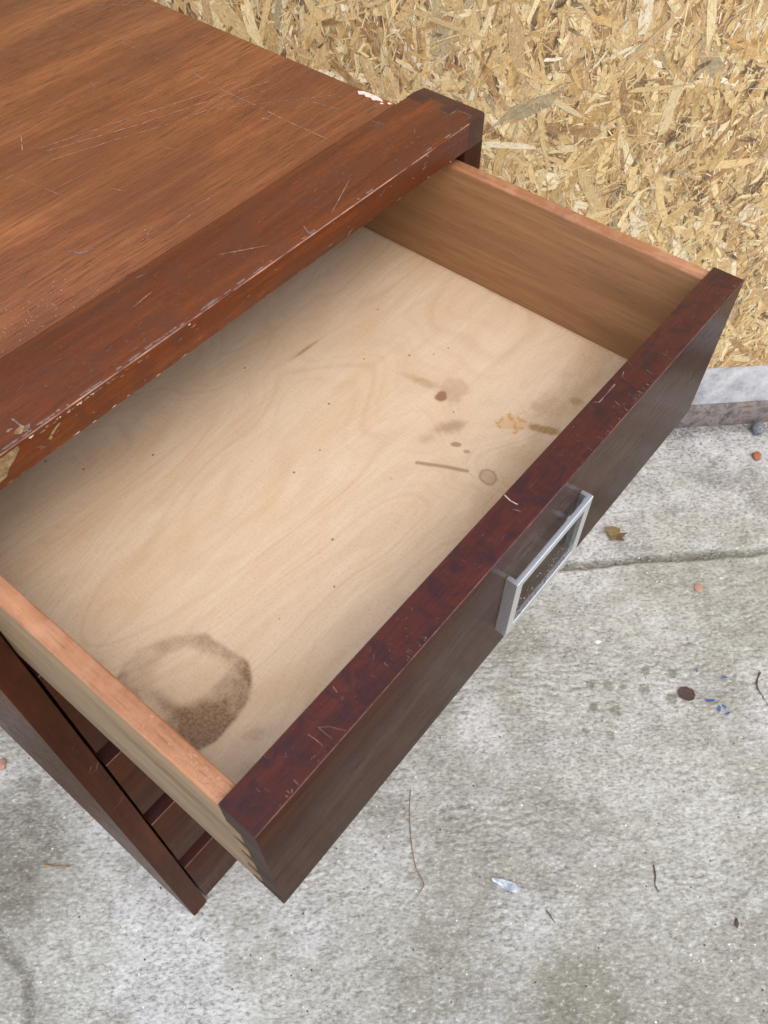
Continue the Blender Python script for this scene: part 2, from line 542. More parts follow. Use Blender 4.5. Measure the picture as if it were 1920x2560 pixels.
PAL = np.array([lin(*c_)[:3] for c_ in ((234, 213, 162), (218, 190, 132), (202, 167, 106), (206, 172, 122), (154, 116, 70), (164, 150, 116), (96, 70, 44), (190, 150, 86), (238, 227, 194), (184, 152, 106))])
PW = np.array([.17, .22, .15, .09, .08, .05, .045, .08, .065, .06]); PW /= PW.sum()


def strands(n, L0, L1, W0, W1, sr, zr, h0, h1, tilt, angbias=0.35, m=3):
    L = np.exp(rng.uniform(math.log(L0), math.log(L1), n)); Wd = np.exp(rng.uniform(math.log(W0), math.log(W1), n))
    Wd = np.minimum(Wd, L * 0.45)
    ang = np.where(rng.random(n) < angbias, rng.normal(math.radians(94), math.radians(30), n), rng.uniform(0, math.pi, n))
    cs = rng.uniform(sr[0], sr[1], n); cz = rng.uniform(zr[0], zr[1], n)
    h = rng.uniform(h0, h1, n); tu = rng.normal(0, tilt, n); tv = rng.normal(0, tilt * 1.6, n)
    sk = rng.uniform(-0.5, 0.5, (n, 2)); tap = rng.uniform(0.35, 1.0, (n, 2)); bend = rng.normal(0, 0.05, n)
    t = np.linspace(-.5, .5, m)
    uj = t[None] + rng.uniform(-.35, .35, (n, m)) / (m - 1) * ((np.abs(t) < .49)[None])
    prof = np.ones((n, m)); prof[:, 0] = tap[:, 0]; prof[:, -1] = tap[:, 1]
    wl = prof * rng.uniform(.72, 1.0, (n, m)) * .5
    wr = prof * rng.uniform(.72, 1.0, (n, m)) * .5
    u = np.stack([uj, uj], -1).reshape(n, 2 * m)
    v = np.stack([-wl, wr], -1).reshape(n, 2 * m)
    uu = u * L[:, None]; vv = v * Wd[:, None]
    uu[:, 0] += sk[:, 0] * Wd; uu[:, 1] -= sk[:, 0] * Wd; uu[:, -2] += sk[:, 1] * Wd; uu[:, -1] -= sk[:, 1] * Wd
    vv += (bend * L)[:, None] * (1 - 4 * u * u) * .5
    ca, sa = np.cos(ang)[:, None], np.sin(ang)[:, None]
    ps = cs[:, None] + uu * ca - vv * sa
    pz = cz[:, None] + uu * sa + vv * ca
    po = h[:, None] + uu * tu[:, None] + vv * tv[:, None]
    po = np.clip(po, -0.004, 0.0042)
    col = PAL[rng.choice(len(PAL), n, p=PW)] * rng.uniform(0.80, 1.20, (n, 1))
    uvo = rng.uniform(0, 50, (n, 1, 2))
    uvs = np.stack([uu, vv], -1) + uvo
    return ps, pz, po, col, uvs


def clip_z(pz):
    return np.clip(pz, WZ0 + 0.0005, WZ1)


def strand_mesh(name, ps, pz, po, col, uvs, thick=0.0003):
    n = len(ps)
    pz = clip_z(pz)
    def W(off):
        q_ = WALL_Q - off
        return np.stack([ps * Dw[0] + q_ * Nw[0], ps * Dw[1] + q_ * Nw[1], pz], -1)
    top = W(po)
    m = ps.shape[1] // 2
    qt = [[2 * i, 2 * i + 2, 2 * i + 3, 2 * i + 1] for i in range(m - 1)]
    if thick:
        V = np.concatenate([top, W(po - thick)], 1)
        k = 4 * m
        b_ = 2 * m
        for i in range(m - 1):
            qt.append([2 * i, b_ + 2 * i, b_ + 2 * i + 2, 2 * i + 2])
            qt.append([2 * i + 3, b_ + 2 * i + 3, b_ + 2 * i + 1, 2 * i + 1])
        qt += [[1, b_ + 1, b_, 0], [2 * m - 2, b_ + 2 * m - 2, b_ + 2 * m - 1, 2 * m - 1]]
    else:
        V = top; k = 2 * m
    q = np.array(qt)
    Q = (q[None] + (np.arange(n) * k)[:, None, None]).reshape(-1, 4)
    V = V.reshape(-1, 3)
    a, b, c_ = V[Q[0, 0]], V[Q[0, 1]], V[Q[0, 2]]
    if np.dot(np.cross(b - a, c_ - a)[:2], -Nw) < 0:
        Q = Q[:, ::-1]
    o0 = np.array([V[:, 0].mean(), V[:, 1].mean(), V[:, 2].min()]) if n == 1 else np.array([WALL_Q * Nw[0], WALL_Q * Nw[1], WZ0])
    me = np_mesh(name, V - o0, Q)
    uvf = np.concatenate([uvs, uvs], 1) if thick else uvs
    uvf = uvf.reshape(-1, 2)
    ul = me.uv_layers.new(name="UVMap")
    ul.data.foreach_set("uv", np.ascontiguousarray(uvf[Q.ravel()], dtype=np.float32).ravel())
    cc = np.repeat(np.concatenate([col, np.ones((n, 1))], 1), k, 0)
    vattr(me, "tint", cc)
    return me, o0


CORE_S, CORE_Z = (-0.30, 1.0), (0.10, 0.90)
sets = []
full_s, full_z = (WS0 + .05, WS1 - .05), (WZ0 - .03, WZ1 - .04)
groups = [strands(4200, .045, .115, .009, .030, full_s, full_z, -0.0004, 0.0004, 0.004, .5, 6),
          strands(9000, .022, .062, .0045, .016, full_s, full_z, -0.0002, 0.0008, 0.010, .45, 5),
          strands(9000, .010, .034, .0022, .008, CORE_S, CORE_Z, 0.0001, 0.0011, 0.020, .3, 4),
          strands(25000, .003, .014, .0006, .0034, CORE_S, CORE_Z, 0.0002, 0.0013, 0.05),
          strands(5000, .012, .05, .0006, .0024, CORE_S, CORE_Z, 0.0002, 0.0013, 0.02, .5),
          strands(7000, .010, .03, .0020, .008, full_s, full_z, 0.0001, 0.0009, 0.015)]
for cat in groups:
    keep = cat[1].max(1) > WZ0 + 0.001
    cat = [a[keep] for a in cat]
    me, o0 = strand_mesh("strand_mass", *cat, thick=0.0)
    so = link("strand_mass", me, M_strand, o0, sheet, False)
    so["kind"] = "stuff"
big_set = strands(300, .040, .11, .006, .021, (-0.16, 0.88), (0.16, 0.76), 0.0004, 0.0012, 0.006, 0.6, 6)
for i in range(300):
    a = [t[i:i + 1] for t in big_set]
    me, o0 = strand_mesh("strand", *a)
    link("strand", me, M_strand, o0, sheet, False)

Mp = Mat("weathered_plinth")
vp = Mp.co()
p1 = Mp.noise(vp, 26, 5, 0.65)
p2 = Mp.noise(vp, 190, 4, 0.6)
cp = Mp.ramp(p1, [(0.34, lin(140, 139, 140)), (0.47, lin(172, 172, 172)), (0.66, lin(198, 198, 199))])
cp = Mp.mix(Mp.math('MULTIPLY', Mp.ramp(p2, [(0.28, 1.0), (0.42, 0.0)]), 0.5), cp, lin(112, 108, 106))
Mp.bump(p2, 0.4, 0.001)
M_plinth = Mp.set(Base_Color=cp, Roughness=0.75)
bm = wbox(WS0, WS1, -0.02, -0.0015, 0.0515, 0.1375)
bevel(bm, lambda a, b: True, 0.0012, 2)
mk("plinth", bm, M_plinth, wall)
Mr_ = Mat("rusty_rail")
vr = Mr_.co()
p1 = Mr_.noise(vr, 55, 5, 0.7)
p2 = Mr_.noise(vr, 260, 4, 0.6)
cr = Mr_.ramp(p1, [(0.32, lin(70, 62, 62)), (0.45, lin(108, 100, 94)), (0.56, lin(134, 126, 120)), (0.66, lin(112, 86, 72)), (0.8, lin(90, 58, 44))])
cr = Mr_.mix(Mr_.math('MULTIPLY', Mr_.ramp(p2, [(0.3, 1.0), (0.45, 0.0)]), 0.6), cr, lin(64, 56, 54))
Mr_.bump(Mr_.math('ADD', p1, p2), 0.6, 0.002)
M_rust = Mr_.set(Base_Color=cr, Roughness=0.7)
bm = wbox(WS0, WS1, -0.02, 0.0025, -0.004, 0.0508)
bevel(bm, lambda a, b: True, 0.002, 2)
mk("base_rail", bm, M_rust, wall)

# ------------------------------------------------------------------ the cabinet
W_, T_, P_ = 0.42, 0.02004, 0.20926
ZT, HF, RT, RB, DR = 0.76491, 0.11626, 0.78726, 0.76790, 0.05479
G_, WST = 0.00116, 0.02272
XR, XL = W_ + G_ + WST, -G_ - WST
YB = 0.69
cab = empty("drawer_cabinet", (0.21, 0.45, 0))
tag(cab, "scratched reddish mahogany drawer cabinet, its top drawer pulled open", "cabinet")


def marks(name, parent, surf, items, mats, lift=(0, 0, 1)):
    """thin slivers lying 0.08 mm proud of a face. surf(u,v) -> point; items: (polyline, width, material index)"""
    bm = bmesh.new()
    kk = 0
    for pts, wd, mi in items:
        pts = [Vector(p) for p in pts]
        # resample so the width can waver and break
        fine = []
        for a, b in zip(pts[:-1], pts[1:]):
            n = max(1, int((b - a).length / 0.004))
            fine += [a.lerp(b, k / n) for k in range(n)]
        fine.append(pts[-1])
        run = []
        for k, p in enumerate(fine):
            t = (fine[min(k + 1, len(fine) - 1)] - fine[max(k - 1, 0)])
            nrm = Vector((-t.y, t.x)).normalized() if t.length > 0 else Vector((0, 1))
            ww = wd * random.uniform(0.35, 1.0) * (0.35 if k in (0, len(fine) - 1) else 1)
            run.append((p + nrm * ww / 2, p - nrm * ww / 2))
        for a, b in zip(run[:-1], run[1:]):
            if len(run) > 5 and random.random() < 0.10:
                continue
            kk += 1
            f = bm.faces.new([bm.verts.new(Vector(surf(*q)) + Vector(lift) * (kk % 60 * 1.5e-6)) for q in (a[0], a[1], b[1], b[0])])
            f.material_index = mi
    for f in bm.faces:
        f.normal_update()
    o = mk(name, bm, mats, parent, None, False)
    o["kind"] = "stuff"
    return o


def blob(cx, cy, rx, ry, rot=0, n=9, j=0.35):
    out = []
    for k in range(n):
        a = 2 * math.pi * k / n
        r = 1 + random.uniform(-j, j)
        x, y = rx * r * math.cos(a), ry * r * math.sin(a)
        out.append((cx + x * math.cos(rot) - y * math.sin(rot), cy + x * math.sin(rot) + y * math.cos(rot)))
    return out


def chips(name, parent, surf, polys, mats, lift=(0, 0, 1)):
    bm = bmesh.new()
    k = 0
    for poly, mi in polys:
        k += 1
        f = bm.faces.new([bm.verts.new(Vector(surf(*q)) + Vector(lift) * (k * 2.5e-6)) for q in poly])
        f.material_index = mi
    o = mk(name, bm, mats, parent, None, False)
    o["kind"] = "stuff"
    return o


# top panel
ZP = RT - 0.0006
bm = box((0.0062, P_ + DR + 0.0006, ZP - 0.019), (0.4135, YB, ZP))
bevel(bm, at(2, ZP), 0.0012, 2)
top = mk("top_panel", bm, M_panel, cab)
scr = [[(0.2198, 0.4107), (0.2768, 0.395), (0.3234, 0.3811), (0.3488, 0.3751), (0.3783, 0.3674)], [(0.2219, 0.4038), (0.2818, 0.3819), (0.3263, 0.3702), (0.3505, 0.3629), (0.3809, 0.3538)], [(0.2166, 0.3933), (0.2597, 0.3795), (0.2967, 0.3661), (0.325, 0.3597), (0.3727, 0.3459)], [(0.323, 0.3622), (0.3435, 0.3445), (0.3695, 0.325), (0.3969, 0.3039)], [(0.3532, 0.406), (0.3497, 0.3714), (0.3495, 0.3347), (0.3486, 0.3098), (0.3491, 0.2683)], [(0.3471, 0.5355), (0.3496, 0.4996), (0.351, 0.4718), (0.3507, 0.4304)], [(0.3369, 0.548), (0.3419, 0.5149)], [(0.3346, 0.5538), (0.3454, 0.5562), (0.3672, 0.555)], [(0.3529, 0.4781), (0.3759, 0.4794), (0.4041, 0.4815)], [(0.3697, 0.5552), (0.389, 0.5329), (0.4129, 0.4993)], [(0.1905, 0.3943), (0.1937, 0.3785), (0.1974, 0.3545)], [(0.218, 0.4483), (0.2465, 0.4459), (0.2702, 0.441), (0.302, 0.4397)], [(0.1822, 0.3985), (0.1958, 0.3979), (0.2151, 0.3972)], [(0.2233, 0.4327), (0.2119, 0.416)], [(0.378, 0.3121), (0.3801, 0.2999), (0.3826, 0.2872)], [(0.2139, 0.3382), (0.2216, 0.3386), (0.2251, 0.3285)], [(0.1926, 0.408), (0.2102, 0.4053)], [(0.1616, 0.3698), (0.1929, 0.3658), (0.2309, 0.3634)], [(0.4002, 0.2865), (0.4007, 0.2652)], [(0.1642, 0.3101), (0.1681, 0.3013), (0.1758, 0.2994)], [(0.3401, 0.3234), (0.3421, 0.3177)], [(0.3303, 0.3391), (0.3322, 0.3354)], [(0.3285, 0.3507), (0.3319, 0.3475)], [(0.3193, 0.2895), (0.3322, 0.2912)], [(0.3503, 0.3007), (0.3522, 0.2971)], [(0.3453, 0.5752), (0.3522, 0.5649)], [(0.2773, 0.5307), (0.2803, 0.5326)], [(0.3185, 0.52), (0.3205, 0.5129)]]
wd = {0: .0007, 1: .0007, 2: .0006, 3: .0004, 4: .0006, 5: .0004, 6: .0004, 7: .0008, 9: .0006, 13: .0009, 14: .0014, 15: .0005, 17: .0003, 18: .0006, 19: .0022, 20: .0022, 21: .0014, 22: .0014, 23: .0005, 24: .0016}
items = [(s_, wd.get(i, .0004), 1 if i in (14, 18, 19, 21, 22, 23, 24) else 0) for i, s_ in enumerate(scr)]
for k in range(70):
    x, y = random.uniform(.05, .40), random.uniform(.27, .60)
    l = random.uniform(.002, .02); a = random.gauss(0, .25) if random.random() < .7 else random.uniform(0, 3.1)
    items.append(([(x, y), (x + l * math.cos(a), y + l * math.sin(a))], random.uniform(.0002, .0004), random.choice((0, 1, 1))))
for k in range(230):   # gritty residue near the front left of the panel
    x, y = random.gauss(.112, .022), P_ + DR + .0015 + abs(random.gauss(0, .016))
    if x < .40:
        l = random.uniform(.0005, .0014); a = random.uniform(0, 3.1)
        items.append(([(x, y), (x + l * math.cos(a), y + l * math.sin(a))], random.uniform(.0003, .0006), random.choice((0, 1, 2))))
for k in range(60):
    x, y = random.gauss(.20, .012), random.gauss(.285, .006)
    items.append(([(x, y), (x + .0006, y + .0003)], .0004, random.choice((0, 2))))
ztop = ZP + 0.00008
marks("scratches", top, lambda x, y: (x, y, ztop), items, [M_scratch, M_scuff, M_chip])
chip = [(0.4093, 0.2963), (0.4118, 0.2935), (0.4127, 0.2838), (0.4117, 0.276), (0.4093, 0.273), (0.4085, 0.277), (0.4064, 0.28), (0.4082, 0.2835), (0.4069, 0.2868), (0.4085, 0.2895), (0.4062, 0.2926)]
chips("bare_patch", top, lambda x, y: (x, y, ztop + .00003), [(chip, 0), (blob(.4105, .268, .0012, .0018), 0), (blob(.4070, .2725, .0009, .0015), 0)], [M_chip])

# rail with box-joint fingers
fing = [(0.4240, P_), (0.4240, 0.2133), (0.4325, 0.2133), (0.4325, 0.2262), (0.4240, 0.2262), (0.4240, 0.2370), (0.4325, 0.2370), (0.4325, 0.2495), (0.4240, 0.2495), (0.4240, P_ + DR)]
left = [(0.42 - x, y) for x, y in reversed(fing)]
bm = prism(fing + left, RB, RT)
bevel(bm, both(at(1, P_), at(2, RT)), 0.0005, 2, 1)
bevel(bm, both(at(1, P_), at(2, RB)), 0.0005, 1, 1)
bevel(bm, both(at(1, P_ + DR), at(2, RT)), 0.0006, 1)
rail = mk("top_rail", bm, [M_rail, M_worn_glint], cab)
zr_ = RT + 0.00008
rsc = [[(0.2899, 0.2152), (0.3048, 0.2216), (0.3273, 0.2315)], [(0.2686, 0.2194), (0.2649, 0.2114)], [(0.3844, 0.2635), (0.3858, 0.2529)], [(0.3767, 0.2594), (0.3869, 0.2539)], [(0.1556, 0.2415), (0.1707, 0.2435)], [(0.1734, 0.2591), (0.1802, 0.2572)], [(0.1423, 0.2123), (0.1513, 0.2110)], [(0.1818, 0.2117), (0.1921, 0.2108)], [(0.2178, 0.238), (0.2418, 0.2223)]]
rw = [.0005, .0022, .0009, .0005, .0008, .0014, .0018, .0012, .0006]
items = [(s_, rw[i], 0 if i in (0, 4, 8) else 1) for i, s_ in enumerate(rsc)]
items.append(([(0.0637, 0.2640), (0.0639, 0.2335), (0.0640, P_ + .0012)], .0012, 1))
for k in range(420):
    cl = random.random()
    if cl < .35:
        x, y = random.gauss(.33, .035), random.gauss(.236, .009)
    elif cl < .55:
        x, y = random.gauss(.13, .05), random.gauss(.225, .008)
    else:
        x, y = random.uniform(.03, .41), random.uniform(P_ + .002, P_ + DR - .001)
    if not (.02 < x < .42 and P_ + .0015 < y < P_ + DR - .001):
        continue
    l = random.uniform(.0006, .005) ; a = random.gauss(.1, .35)
    items.append(([(x, y), (x + l * math.cos(a), min(y + l * math.sin(a), P_ + DR - .0005))], random.uniform(.0002, .0007), random.choice((0, 1, 1, 1))))
# finger-joint glue lines
for k in range(2, 8):
    items.append(([fing[k - 1], fing[k]], .0006, 0 if k in (3, 4, 5) else 1))
marks("scratches", rail, lambda x, y: (x, y, zr_), items, [M_scratch, M_scuff])
polys = []
for k in range(40):   # flakes lost along the front arris, on the top and on the front face
    x = random.uniform(.02, .42)
    if random.random() < .5:
        x = random.choice((.075, .10, .125, .16, .20, .26)) + random.gauss(0, .008)
    polys.append((blob(x, P_ + .0012 + random.uniform(0, .0010), random.uniform(.0008, .005), random.uniform(.0004, .0011)), 1))
polys += [(blob(.0622, .2150, .0030, .0017, .3), 2), (blob(.0650, .2138, .0030, .0012, .3), 1), (blob(.0585, .2190, .0020, .0010), 1)]
chips("bare_patch", rail, lambda x, y: (x, y, zr_ + .00003), polys, [M_chip, M_scuff, M_chipwood])
polys = []
for k in range(46):
    x = random.uniform(.02, .42)
    if random.random() < .6:
        x = random.choice((.075, .09, .105, .13)) + random.gauss(0, .006)
    polys.append((blob(x, RT - .0016 - abs(random.gauss(0, .0008)), random.uniform(.0005, .0018), random.uniform(.0002, .0005)), random.choice((0, 1, 1, 1, 2))))
for k in range(30):
    x = random.uniform(.02, .41)
    polys.append((blob(x, RB + .0009 + abs(random.gauss(0, .0004)), random.uniform(.0005, .0026), random.uniform(.0001, .0003)), random.choice((0, 1, 1, 1))))
for k in range(26):
    x, z = random.uniform(.05, .41), random.uniform(RB + .002, RT - .003)
    polys.append((blob(x, z, random.uniform(.0008, .003), random.uniform(.0002, .0005), random.gauss(0.1, .3)), random.choice((1, 2))))
polys += [([(0.038, RT-.0012),(.0555, RT-.0013),(.0556, RT-.0036),(.0535, RT-.0052),(.051, RT-.0075),(.0475, RT-.0095),(.044, RT-.0135),(.038, RT-.0145)], 1), (blob(.0755, RT - .0065, .0045, .0008, .5), 1), (blob(.0715, RT - .0095, .0012, .0012), 1)]
chips("edge_wear", rail, lambda x, z: (x, P_ - .00006, z), polys, [M_chip, M_chipwood, M_scuff], (0, -1, 0))

# stiles
bm = box((W_ + G_, P_, 0), (XR, P_ + DR, RB - 0.0001))
bevel(bm, both(at(0, XR), lambda a, b: abs(a.z - b.z) > .1), 0.0028, 3)
bevel(bm, both(at(0, W_ + G_), at(1, P_)), 0.0006, 1)
prism([(0.42405, P_), (0.42405, 0.21325), (0.43255, 0.21325), (0.43255, 0.22625), (0.42405, 0.22625), (0.42405, 0.23695), (0.43255, 0.23695), (0.43255, 0.24955), (0.42405, 0.24955), (0.42405, P_ + DR)][::-1] +
      [(0.4411, P_), (XR - .0012, P_ + .0006), (XR - .0003, P_ + .0015), (XR, P_ + .0030), (XR, P_ + DR - .0030), (XR - .0004, P_ + DR - .0014), (XR - .0014, P_ + DR - .0004), (XR - .003, P_ + DR)], RB - 0.0001, RT, 'z', bm)
bevel(bm, both(at(2, RT), lambda a, b: a.x > XR - .0045 and b.x > XR - .0045), 0.0022, 3)
mk("stile", bm, [M_stile, M_endgrain], cab, lambda f: 1 if f.calc_center_median().z > RB else 0)
bm = bmesh.new()
def lz(z):   # outline of the left stile, its outer side eased towards the back
    return [(-0.0222 + 0.0030 * min(z, .62) / .62, P_), (-G_, P_), (-G_, P_ + DR), (-0.0239 - 0.0148 * min(z, .62), P_ + DR)]
lv = []
for z in (0.0, 0.31, 0.62, RT):
    lv.append([bm.verts.new((x, y, z)) for x, y in lz(z)])
for a, b in zip(lv[:-1], lv[1:]):
    for i in range(4):
        bm.faces.new((a[i], a[(i + 1) % 4], b[(i + 1) % 4], b[i]))
bm.faces.new(lv[0]); bm.faces.new(lv[-1])
bmesh.ops.recalc_face_normals(bm, faces=bm.faces)
bevel(bm, both(at(2, 0.0), at(0, -G_)), 0.0045, 3)
bevel(bm, lambda a, b: abs(a.y - P_) < 1e-5 and abs(b.y - P_) < 1e-5 and a.x > -.0013 and b.x > -.0013 and abs(a.z - b.z) > .01, 0.0005, 1)
lst = mk("stile", bm, [M_stile, M_endgrain], cab)
# rail end stops short of the left stile: cut the stile below it
pl = []
for k in range(16):
    z = random.uniform(.08, .55); x = random.uniform(-.018, -.003); a = random.choice((0.0, 0.3, 0.9)); l = random.uniform(.002, .010)
    pl.append(([(x, z), (min(x + l * math.cos(a), -.0018), z + l * math.sin(a))], random.uniform(.0003, .0007), 0))
pl.append(([(-.0155, .395), (-.002, .399)], .0006, 0))
marks("scratches", lst, lambda x, z: (x, P_ - .00006, z), pl, [M_scratch], (0, -1, 0))

# carcass
bm = box((-0.0072, P_ + DR + 0.001, 0.012), (-0.0006, YB - .008, ZP - .0195))
mk("side_panel", bm, M_carcass, cab)
bm = box((0.4206, P_ + DR + 0.001, 0.012), (0.4272, YB - .008, ZP - .0195))
mk("side_panel", bm, M_carcass, cab)
bm = box((-0.0072, YB - .0075, 0.012), (0.4272, YB - .0015, ZP - .0195))
mk("back_panel", bm, M_carcass, cab)
bm = box((-0.0004, P_ + .06, 0.0125), (0.4204, YB - .0085, 0.0180))
mk("base_panel", bm, M_carcass, cab)


# ---- handle: bent alloy strip, a ring in front of two cheeks
def handle(parent, xc, z0, yf, name="handle_frame"):
    x0, x1, z1 = xc - .0364, xc + .0364, z0 + .053
    ya, yb, yc = yf - .0069, yf - .0043, yf - .0002
    b = 0.0064
    bm = bmesh.new()
    def ring(y, d=0.0):
        o = [bm.verts.new(p) for p in ((x0, y, z0), (x1, y, z0), (x1, y, z1), (x0, y, z1))]
        i = [bm.verts.new(p) for p in ((x0 + b, y, z0 + b), (x1 - b, y, z0 + b), (x1 - b, y, z1 - b), (x0 + b, y, z1 - b))]
        return o, i
    fo, fi = ring(ya)
    bo, bi = ring(yb)
    for k in range(4):
        j = (k + 1) % 4
        bm.faces.new((fo[k], fo[j], fi[j], fi[k]))
        bm.faces.new((bo[k], bi[k], bi[j], bo[j]))
        bm.faces.new((fi[k], fi[j], bi[j], bi[k]))
        bm.faces.new((fo[k], bo[k], bo[j], fo[j]))
    bmesh.ops.recalc_face_normals(bm, faces=bm.faces)
    bevel(bm, lambda a, c: (abs(a.y - ya) < 1e-6) and (abs(c.y - ya) < 1e-6) and not (abs(a.x - c.x) > 1e-5 and abs(a.z - c.z) > 1e-5), 0.00025, 1)
    for xa in (x0 + .00003, x1 - .0026 - .00003):
        box((xa, yb - .0001, z0 + .00003), (xa + .0026, yc, z1 - .00003), bm)
    return mk(name, bm, M_metal, parent)


def screw(parent, x, z, yf):
    bm = bmesh.new()
    n = 14
    rings = [(0.0034, yf - .0003), (0.0034, yf - .0012), (0.0024, yf - .0020)]
    vs = [[bm.verts.new((x + r * math.cos(2 * math.pi * k / n), y, z + r * math.sin(2 * math.pi * k / n))) for k in range(n)] for r, y in rings]
    for a, b_2 in zip(vs[:-1], vs[1:]):
        for k in range(n):
            bm.faces.new((a[k], a[(k + 1) % n], b_2[(k + 1) % n], b_2[k]))
    bm.faces.new(vs[-1]); bm.faces.new(vs[0])
    bmesh.ops.recalc_face_normals(bm, faces=bm.faces)
    return mk("screw", bm, M_metal, parent)


# ---- the open drawer
TS, ZS, ZF = 0.01043, 0.76141, 0.6768
YD = 0.46
drw = empty("drawer", (0.21, 0.0, ZT - HF), cab)
drw["label"] = "open top drawer with pale stained bottom"
bm = box((0, 0, ZT - HF), (W_, T_, ZT))
bevel(bm, both(at(1, 0), at(2, ZT)), 0.0004, 1, 3)
bevel(bm, both(at(0, W_), at(2, ZT)), 0.0010, 2, 1)
bevel(bm, lambda a, b: (at(2, ZT - HF)(a, b) and at(1, 0)(a, b)), 0.0008, 2, 0)
bevel(bm, both(at(0, W_), at(1, 0)), 0.0012, 2, 0)
bevel(bm, both(at(1, T_), at(2, ZT)), 0.0006, 1, 1)


def fmat(f):
    if f.material_index == 3:
        return 3
    n = f.normal
    if n.z > 0.6:
        return 1
    if n.x < -0.6:
        return 2
    return 0


front = mk("front_board", bm, [M_front, M_fronttop, M_pinend, M_worn_red], drw, fmat)
it = [[(0.0424, 0.0124), (0.0429, 0.0081), (0.0427, 0.004)], [(0.0474, 0.0106), (0.0506, 0.0072), (0.0533, 0.001)], [(0.0473, 0.0108), (0.0472, 0.0042)], [(0.0645, 0.0178), (0.0636, 0.0146)], [(0.1932, 0.0194), (0.1922, 0.0152)], [(0.1922, 0.0152), (0.1925, 0.0113)], [(0.1887, 0.0115), (0.19, 0.0078)], [(0.3132, 0.019), (0.3118, 0.0165), (0.305, 0.0172), (0.3006, 0.0157), (0.2937, 0.016), (0.2851, 0.0158), (0.2766, 0.0157), (0.2743, 0.0185)], [(0.2826, 0.0096), (0.2813, 0.006)], [(0.3314, 0.0082), (0.3314, 0.0047)], [(0.3142, 0.008), (0.3135, 0.0048)]]
iw = [.0004, .0003, .0004, .0012, .0012, .0014, .0016, .0009, .0012, .0010, .0012]
items = [(s_, iw[i], 2 if i in (4, 5) else (1 if i in (6, 7, 8, 9, 10) else 0)) for i, s_ in enumerate(it)]
for k in range(120):
    x, y = random.uniform(.005, .415), random.uniform(.001, .0192)
    l = random.uniform(.0004, .003); a = random.choice((0, 1.57)) + random.gauss(0, .3)
    y2 = min(max(y + l * math.sin(a), .0008), .0194)
    items.append(([(x, y), (x + l * math.cos(a), y2)], random.uniform(.0002, .0004), random.choice((0, 1))))
for k in range(70):
    x = random.choice((.29, .30, .31, .255, .405, .10, .03)) + random.gauss(0, .008)
    if .002 < x < .418:
        items.append(([(x, .0010), (x + random.gauss(0, .0006), random.uniform(.0015, .0045))], random.uniform(.0003, .0008), random.choice((0, 1))))
zft = ZT + .00008
marks("scratches", front, lambda x, y: (x, y, zft), items, [M_scratch, M_scuff, M_chip])
items = [([(0.3231, 0.7073), (0.3167, 0.7021)], .0009, 0), ([(0.3142, 0.7043), (0.3077, 0.7032)], .0007, 0), ([(0.3711, 0.7442), (0.3703, 0.7397)], .0005, 0), ([(0.3795, 0.7206), (0.3848, 0.706)], .0004, 0), ([(0.3654, 0.7041), (0.3569, 0.7034)], .0005, 0), ([(.07, .70), (.074, .706)], .0003, 1)]
marks("face_scratches", front, lambda x, z: (x, -.00006, z), items, [M_scratch, M_scuff], (0, -1, 0))

# sides
for k, (xa, xb) in enumerate(((0.0, TS), (W_ - TS, W_))):
    bm = box((xa + (0.0 if k else 0.0), T_ + .0002, ZT - HF), (xb, YD, ZS))
    bevel(bm, both(at(2, ZS), lambda a, b: abs(a.y - b.y) > .1), 0.0013, 3, 1)
    bevel(bm, both(at(2, ZT - HF), at(0, 0.0)), 0.0010, 2, 2)
    def sm(f, k=k):
        n = f.normal
        if n.z > .3 or (f.material_index == 1):
            return 1
        if f.material_index == 2:
            return 2
        if (n.x < -.6 and k == 0) or (n.x > .6 and k == 1):
            return 2
        return 0
    side = mk("side_board", bm, [M_sidein, M_sidetop, M_sideout], drw, sm)
    if k == 0:
        side_l = side
# drips of dried varnish on the left side's top edge
dr = []
for k in range(60):
    y = T_ + .002 + abs(random.gauss(0, .016))
    dr.append((blob(random.uniform(.0022, .0084), y, random.uniform(.0003, .0009), random.uniform(.0004, .0014)), 0))
Mv = Mat("dried_varnish")
Mv.bump(Mv.noise(Mv.co(), 1500, 3), 1.0, 0.001)
M_varn = Mv.set(Base_Color=lin(186, 130, 94), Roughness=0.15, Specular_IOR_Level=0.8)
chips("varnish_drips", side_l, lambda x, y: (x, y, ZS + .00008), dr, [M_varn])
# dovetails let into the end of the front board
zs_t = [(0.7400, 0.7290), (0.7180, 0.7066), (0.6945, 0.6838), (0.6725, 0.6622)]
for zt_, zb_ in zs_t:
    e = 0.0026
    pts = [(T_ + .0002, zt_ + e), (T_ + .0002, zb_ - e), (0.0124, zb_), (0.0124, zt_)]
    bm = prism(pts, -0.0003, 0.004, 'x')
    mk("dovetail", bm, M_sideout, drw, None, False)
bm = box((TS, YD - .010, ZF), (W_ - TS, YD - .0003, ZS))
mk("back_board", bm, M_sidein, drw)

# bottom board with stains
nx, ny = 600, 520
X, Y = np.meshgrid(np.linspace(TS + .0002, W_ - TS - .0002, nx), np.linspace(T_ + .0002, YD - .0105, ny), indexing='ij')
R = fbm(X, Y, 90, 4, 0.6, 200.0)
R2 = fbm(X, Y, 380, 3, 0.6, 210.0)


def spot(cx, cy, rx, ry, rot=0.0, soft=0.35, wob=0.5, o=0.0):
    c_, s_ = math.cos(rot), math.sin(rot)
    dx, dy = X - cx, Y - cy
    u = (dx * c_ + dy * s_) / rx; v = (-dx * s_ + dy * c_) / ry
    d = np.hypot(u, v) + (fbm(X, Y, 130, 3, 0.55, 220.0 + o) - 0.5) * wob * 2
    return 1 - sst(d, 1 - soft, 1 + soft * 0.4)


